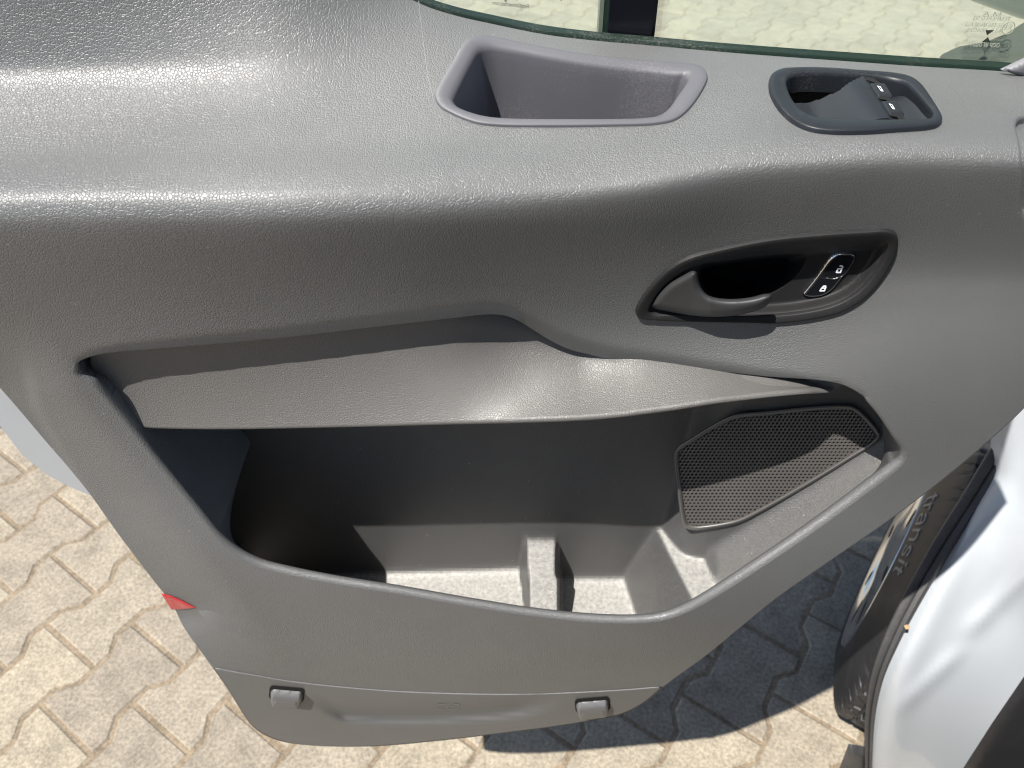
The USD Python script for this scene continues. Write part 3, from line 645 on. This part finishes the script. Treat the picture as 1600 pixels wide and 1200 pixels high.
# ------------------------------------------------------------------ outer skin, mirror
ys = .640
sk = [(-420, 100), (-420, 560), (-60, 640), (0, 666), (35, 711), (75, 743), (110, 761), (140, 774), (215, 800), (330, 900), (420, 990), (520, 1030), (700, 1030), (900, 1000), (1100, 890), (1300, 730), (1450, 600), (1560, 450), (1600, 200), (1600, 150), (1200, 125), (800, 118), (0, 60)]
skp = Polygon(sk).buffer(0)
def skin(y): return lambda a, b: U(a, b, y)
so_ = grid_surface(skp, skin(ys), 20)
s2 = so_.copy(); s2.vertices = s2.vertices + [0, .014, 0]; s2.invert()
lo = U(*np.array(skp.exterior.coords)[:-1].T, ys)
lo = resample(lo, True, step=.01)
w_ = strip([lo, lo + [0, .014, 0]], True)
obj('outer_skin', trimesh.util.concatenate([so_, s2, w_]), 'white', door, smooth=40)

def hull_spheres(sph):
    pts = np.vstack([np.asarray(c) + r * trimesh.creation.icosphere(2).vertices for c, r in sph]); return trimesh.convex.convex_hull(pts)
MY = .86
mp = lambda a, b, y: U(a, b, y)
mir = obj('side_mirror', hull_spheres([(mp(1612, -6, MY), .022), (mp(1540, -33, MY), .022), (mp(1740, 10, MY), .03), (mp(1560, -200, MY), .05), (mp(1760, -160, MY), .05), (mp(1680, -80, MY + .08), .05)]), 'mirror', door, smooth=60)
ap = [(1478, 93, .72, .006), (1500, 88, .73, .009), (1540, 85, .74, .011), (1580, 76, .75, .015), (1620, 58, .77, .019), (1680, 20, .83, .025)]
arm = [hull_spheres([(mp(a, b, y), r), (mp(a2, b2, y2), r2)]) for (a, b, y, r), (a2, b2, y2, r2) in zip(ap[:-1], ap[1:])]
import manifold3d as mf
def to_mf(t): return mf.Manifold(mf.Mesh(np.asarray(t.vertices, np.float32), np.asarray(t.faces, np.uint32)))
u = to_mf(arm[0])
for t in arm[1:]: u = u + to_mf(t)
mm = u.to_mesh(); obj('mirror_arm', trimesh.Trimesh(mm.vert_properties[:, :3], mm.tri_verts), 'mirror', mir, smooth=60)
tri = Polygon([(1562, 108), (1600, 90), (1700, 60), (1700, 130), (1640, 128), (1600, 120)])
obj('corner_trim', boss(tri, lambda a, b: .60 + 0 * np.asarray(a, float), .006, 8, 4), 'tray', door, smooth=60)

# ------------------------------------------------------------------ the van behind the hinge: wheel, arch, sill
PSI = .602; WC = np.array([.868, .811, .34]); FW = np.array([math.sin(PSI), math.cos(PSI), 0]); AW = np.array([-math.cos(PSI), math.sin(PSI), 0]); ZW = np.array([0, 0, 1.])
def wheel_pt(r, ang, off): return WC + AW * np.asarray(off)[..., None] + np.asarray(r)[..., None] * (np.cos(ang)[..., None] * FW + np.sin(ang)[..., None] * ZW)
wheel = part_group(van, 'wheel')
prof = [(.212, .095), (.217, .110), (.228, .116), (.245, .116), (.27, .108), (.295, .097), (.315, .089), (.328, .082), (.336, .077)]
tread = [(.339, y) for y in np.linspace(.074, -.074, 50)]
prof = prof + tread + [(r, -y) for r, y in prof[::-1]]
n = 720; ang = np.linspace(0, 2 * np.pi, n, endpoint=False); rows = []
for r, y in prof:
    rr = np.full(n, r)
    if r > .32:
        u_ = ang * .339 / .030
        zig = 0.35 * np.abs(((u_ * 1.0 + y * 60) % 2) - 1)
        sip = ((u_ + zig + y * 18) % 1.0) < .16
        lat = sip & (abs(y) < .092)
        circ_ = min(abs(y - g) for g in (-.05, -.018, .018, .05)) < .004
        rr = rr - .006 * lat * (1.0 if r > .335 else .6) - (.008 if circ_ else 0)
    rows.append(wheel_pt(rr, ang, np.full(n, y)))
obj('tyre', strip(rows, True), 'tyre', wheel, smooth=35)
rim = [(.222, .108), (.216, .116), (.206, .116), (.197, .106), (.185, .098), (.12, .102), (.085, .110), (.06, .114), (.03, .116), (.001, .117)]
ang = np.linspace(0, 2 * np.pi, 160, endpoint=False)
obj('wheel_cover', strip([wheel_pt(np.full(160, r), ang, y + .012 * (np.abs(np.sin(ang * 2.5)) ** 2 - .5) * (1 if .1 < r < .19 else 0)) for r, y in rim], True), 'wheel', wheel, smooth=50)
for k in range(8):
    a0 = 2 * math.pi * k / 8 + .2; pa = np.linspace(0, 2 * math.pi, 20, endpoint=False)
    row = wheel_pt(.15 + .03 * np.sin(pa), a0 + .10 * np.cos(pa), np.full(20, .1135)); obj('cover_slot', cap(row), 'dark', wheel)
txt = meshkit.text_mesh('transit', .024, .0018, False); v = np.array(txt.vertices); w = v[:, 0].max()
tx = trimesh.Trimesh(v, txt.faces, process=False)
a0, a1 = math.radians(103), math.radians(137)
tr = .258 + v[:, 1] * 1.2
tv = wheel_pt(tr, a0 + (a1 - a0) * v[:, 0] / w, np.interp(tr, [.245, .27, .295, .315], [.116, .108, .097, .089]) + v[:, 2])
obj('sidewall_lettering', (tv, txt.faces), 'letters', wheel, smooth=False)

# arch edge: rubber seal along the curved edge of the door opening
SE = [(1660, 520), (1610, 600), (1549, 697), (1507, 767), (1456, 849), (1413, 927), (1382, 992), (1361, 1053), (1352, 1113), (1351, 1178), (1354, 1260)]
SD = [.80, .775, .735, .695, .64, .59, .553, .525, .508, .495, .485]
q = spline([(a, b, d * 1000) for (a, b), d in zip(SE, SD)], False, 8)
sc = U(q[:, 0], q[:, 1], q[:, 2] / 1000)
tg = np.gradient(sc, axis=0); tg /= np.linalg.norm(tg, axis=1, keepdims=True)
vw = sc - CAMP; vw /= np.linalg.norm(vw, axis=1, keepdims=True)
sr = np.cross(tg, vw); sr /= np.linalg.norm(sr, axis=1, keepdims=True); sr *= np.sign(sr[:, :1])      # towards the body
su = np.cross(sr, tg); su *= -np.sign((su * vw).sum(1, keepdims=True))                                # towards the outside
wd = np.interp(q[:, 1], [700, 850, 1000, 1100, 1200], [.030, .026, .021, .016, .012])[:, None]
obj('arch_seal', strip([sc + sr * wd * x + su * y for x, y in ((0.25, -.09), (.10, -.03), (0, -.004), (.03, .0015), (.14, .003), (.45, .002), (.52, -.001), (.6, .003), (.85, .004), (.98, 0), (1.05, -.012))], False), 'rubber', van, smooth=50)
# painted sill and pillar
L2 = [(1545, 735), (1512, 790), (1478, 853), (1443, 923), (1417, 975), (1391, 1027), (1376, 1070), (1365, 1122), (1360, 1160), (1359, 1200), (1362, 1260)]
def on_plane(a, b, p, nn):
    d = ray(a, b); t, _ = plane_t(np.atleast_2d(d), p, nn); return (CAMP + np.atleast_2d(d) * t[:, None])[0]
sdi = lambda b: float(np.interp(b, [x[1] for x in SE], SD))
ctr = [(a, b, sdi(b) - .003) for a, b in L2]
pp0 = U(1365, 1122, sdi(1122) - .003)
ctr += [(1560, 800, .648), (1650, 760, .632), (1560, 950, .568), (1650, 900, .56), (1600, 1060, .512), (1500, 1050, .518), (1450, 1150, .487), (1560, 1180, .468), (1650, 600, .72), (1750, 1000, .51), (1700, 1200, .44), (1500, 1280, .457)]
ctr = np.array(ctr); RB = RBFInterpolator(ctr[:, :2] / 400, ctr[:, 2], kernel='thin_plate_spline', smoothing=4e-3)
def Dw(a, b):
    a = np.asarray(a, float).ravel(); b = np.asarray(b, float).ravel()
    D = RB(np.stack([a, b], 1) / 400)
    def ridge(p, q, w, h):
        p, q = np.array(p, float), np.array(q, float); u = q - p; L = np.linalg.norm(u); u /= L
        t = (a - p[0]) * u[0] + (b - p[1]) * u[1]; d = -(a - p[0]) * u[1] + (b - p[1]) * u[0]
        return h * np.exp(-(d / w) ** 2) * sstep(t, -20, 40) * (1 - sstep(t, L - 40, L + 20))
    D = D - ridge((1400, 1112), (1506, 1012), 11, .0035) - ridge((1508, 992), (1640, 860), 13, .0045)
    e = a - np.interp(b, [y for _, y in L2], [x for x, _ in L2])
    D = D + .006 * (1 - sstep(e, -2, 26)) - .003 * np.exp(-((e - 34) / 22) ** 2)
    return D
wp = Polygon([(1552, 640), (1700, 500), (1780, 620), (1780, 1010)] + [(1640, 1022), (1600, 1057), (1550, 1130), (1505, 1200), (1450, 1300), (1362, 1300)] + L2[::-1][1:] ).buffer(0)
obj('body_panel', grid_surface(wp, lambda a, b: U(a, b, Dw(a, b)), 8), 'white', van, smooth=60)
st = Polygon([(1640, 1022), (1600, 1057), (1550, 1130), (1505, 1200), (1450, 1300), (1800, 1300), (1800, 960)])
obj('sill_trim', boss(st, lambda a, b: Dw(a, b), .010, 14, 8), 'step', van, smooth=60)
obj('jacking_block', boss(Polygon([(1326, 1162), (1352, 1166), (1350, 1230), (1300, 1230)]), lambda a, b: 0.515 + 0 * np.asarray(a, float), .012, 5, 4), 'rubber', van, smooth=50)
lp_ = np.array([(1412, 978), (1418, 975), (1422, 980), (1419, 986), (1414, 986)], float)
la = math.radians(163)
lc = U(1417, 980, sdi(980) - .012)
lf = trimesh.convex.convex_hull(np.array([(-.003, -.003, 0), (.002, -.004, .001), (.0045, .001, .0015), (.001, .004, .001), (-.004, .002, .0005), (0, 0, .002)]) + lc)
obj('leaf_scrap', lf, 'leaf', '/World', label='tiny tan scrap of dry leaf caught on the black arch seal', category='leaf')

# the cab the door belongs to: it stands to the right of and behind the camera and shades that side of the sky
VB = WC + AW * -.03
def vp(s_, off, z): return np.stack(np.broadcast_arrays(*[VB[k] - FW[k] * np.asarray(s_, float) + AW[k] * np.asarray(off, float) for k in range(2)], np.asarray(z, float)), -1)
def vbox(s0, s1, o0, o1, z0, z1, r=.03):
    c = [(x, y, z) for x in (s0 + r, s1 - r) for y in (o0 + r, o1 - r) for z in (z0 + r, z1 - r)]
    return trimesh.convex.convex_hull(np.vstack([vp(*p) + r * trimesh.creation.icosphere(2).vertices for p in c]))
obj('side_body', vbox(1.62, 4.4, -.09, 0, .36, 2.34), 'white', van, smooth=50)
obj('roof', vbox(-.1, 4.4, -1.9, -.05, 2.30, 2.40), 'white', van, smooth=50)
obj('bulkhead', vbox(1.66, 1.72, -1.85, -.10, .5, 2.3, .015), 'handle', van, smooth=50)
obj('cab_floor', vbox(.25, 1.66, -1.85, -.14, .50, .58, .02), 'rubber', van, smooth=50)
obj('far_side', vbox(-.1, 1.7, -1.92, -1.86, .5, 1.4, .02), 'leather_fine', van, smooth=50)
obj('dashboard', vbox(-.45, .12, -1.85, -.22, .85, 1.38, .08), 'leather_fine', van, smooth=50)
seat = part_group(van, 'seat')
obj('seat_base', vbox(.82, 1.40, -.80, -.30, .60, .98, .07), 'handle', seat, smooth=60); obj('backrest', vbox(1.40, 1.60, -.80, -.30, .95, 1.62, .07), 'handle', seat, smooth=60)
obj('headrest', vbox(1.44, 1.56, -.68, -.42, 1.66, 1.88, .05), 'handle', seat, smooth=60)
fp = Polygon([(-1.15, .38), (.04, .38), (.06, 1.2), (-.25, 1.28), (-.9, 1.12), (-1.12, .95)]).difference(Point(0, .34).buffer(.41, 32)).buffer(-.02).buffer(.02)
fm = trimesh.creation.extrude_polygon(max(getattr(fp, 'geoms', [fp]), key=lambda g: g.area), .10, engine='earcut'); fv = np.array(fm.vertices)
fm.vertices = vp(fv[:, 0], fv[:, 2] - .10, fv[:, 1]); fm.fix_normals()
obj('front_wing', fm, 'white', van, smooth=40)

# ------------------------------------------------------------------ paving
gp = np.array([(-80, -80), (80, -80), (80, 80), (-80, 80)], float)
V = np.array([(*p, -.0034) for p in gp]); obj('ground', (V, np.array([(0, 1, 2), (0, 2, 3)])), 'sand', '/World', smooth=False, kind='structure', label='sandy bed under and between the paving blocks')
pave = '/World/pavement'; pv = UsdGeom.Xform.Define(stage, pave); data(pv.GetPrim(), kind='structure', label='beige concrete paving of interlocking wavy blocks')
LEN, WID, AMP = .235, .1655, .0150
th = math.radians(-34.5); EW = np.array([math.cos(th), math.sin(th)]); EL = np.array([-math.sin(th), math.cos(th)])   # across the row, along the row
T0 = np.array([-1.033, .837])
sl = np.array([0, .10, .18, .32, .40, .5, .60, .68, .82, .90, 1.0]); 
def wave(s): return AMP * np.interp((s % 1.0), [0, .17, .33, .67, .83, 1], [1, 1, -1, -1, 1, 1])
s_ = np.array([0, .17, .33, .67, .83, 1.0])
g_ = .0040
def paver(cx, cy, seed):
    r = np.random.default_rng(seed); up = wave(s_) + WID / 2 - g_; L_ = s_ * LEN; L_[0] += g_; L_[-1] -= g_
    top = np.stack([up, L_], 1); bot = np.stack([-up, L_], 1)[::-1]
    o = np.vstack([top, bot]) + r.normal(0, .0008, (12, 2)); c = np.array([0, LEN / 2])
    inner = np.array(Polygon(o).buffer(-.0045, join_style=2).exterior.coords)[:-1]
    if len(inner) != 12: inner = c + (o - c) * [.94, .955]
    else:
        k = np.argmin(np.linalg.norm(inner - o[0], axis=1)); inner = np.roll(inner, -k, 0)
        if np.linalg.norm(inner[1] - o[1]) > np.linalg.norm(inner[-1] - o[1]): inner = np.roll(inner[::-1], 1, 0)
    dz, tx, ty = r.normal(0, .0010), r.normal(0, .006), r.normal(0, .006)
    def w(q, z): 
        xy = np.array([cx, cy]) + q[:, :1] * EW + (q[:, 1:] - LEN / 2) * EL
        return np.column_stack([xy, z + dz + tx * q[:, 0] + ty * (q[:, 1] - LEN / 2)])
    v = np.vstack([w(inner, 0), w(o, -.0038), w(o, -.03)])
    _, f = trimesh.creation.triangulate_polygon(Polygon(inner), engine='earcut'); F = [tuple(t) for t in f]
    # orient caps up
    F = [t if np.cross(inner[t[1]] - inner[t[0]], inner[t[2]] - inner[t[0]]) * np.cross(EW, EL) > 0 else t[::-1] for t in F]
    wd = np.sign(Polygon(o).exterior.is_ccw - .5) * np.sign(np.cross(EW, EL))
    for b0 in (0, 12):
        for k in range(12):
            l = (k + 1) % 12; q = [(b0 + k, b0 + 12 + k, b0 + 12 + l), (b0 + k, b0 + 12 + l, b0 + l)]
            F += q if wd > 0 else [t[::-1] for t in q]
    return v, np.array(F)
def pix(p):
    X, up, d = p[0], Q * (p[1] + p[2] - CAM_H), Q * (p[1] - p[2] + CAM_H); return 800 + 1200 * X / d, 600 - 1200 * up / d
hid = outline.buffer(-60)
allp = []
for i in range(-32, 40):
    for j in range(-28, 36):
        # row i across, block j along; alternate rows shift by half a block; block centre half a length from its end joint
        c = T0 + i * WID * EW + (j + (i % 2) * .5) * LEN * EL + EL * LEN / 2
        if not (-2.6 < c[0] < 4.6 and -.4 < c[1] < 6.4): continue
        a, b = pix((c[0], c[1], 0)); vis = -90 < a < 1690 and -60 < b < 1270 and c[1] > .3
        if vis and hid.contains(Point(a, b)): vis = False
        if vis and b < 300 and a < 560: vis = False
        allp.append((not vis, np.hypot(c[0], c[1]), c, i * 1000 + j))
allp.sort(key=lambda q: (q[0], q[1])); far = []; fo = 0; nvis = 0
for k, (hidden, _, c, sd) in enumerate(allp):
    v, f = paver(c[0], c[1], 5000 + sd + 40000)
    if not hidden and nvis < 300: obj('paver', (v, f), 'paver', pave, smooth=False); nvis += 1
    else: far.append(trimesh.Trimesh(v, f, process=False))
obj('paver_field', far, 'paver', pave, smooth=False, kind='stuff')
print('pavers', nvis, 'of', len(allp))
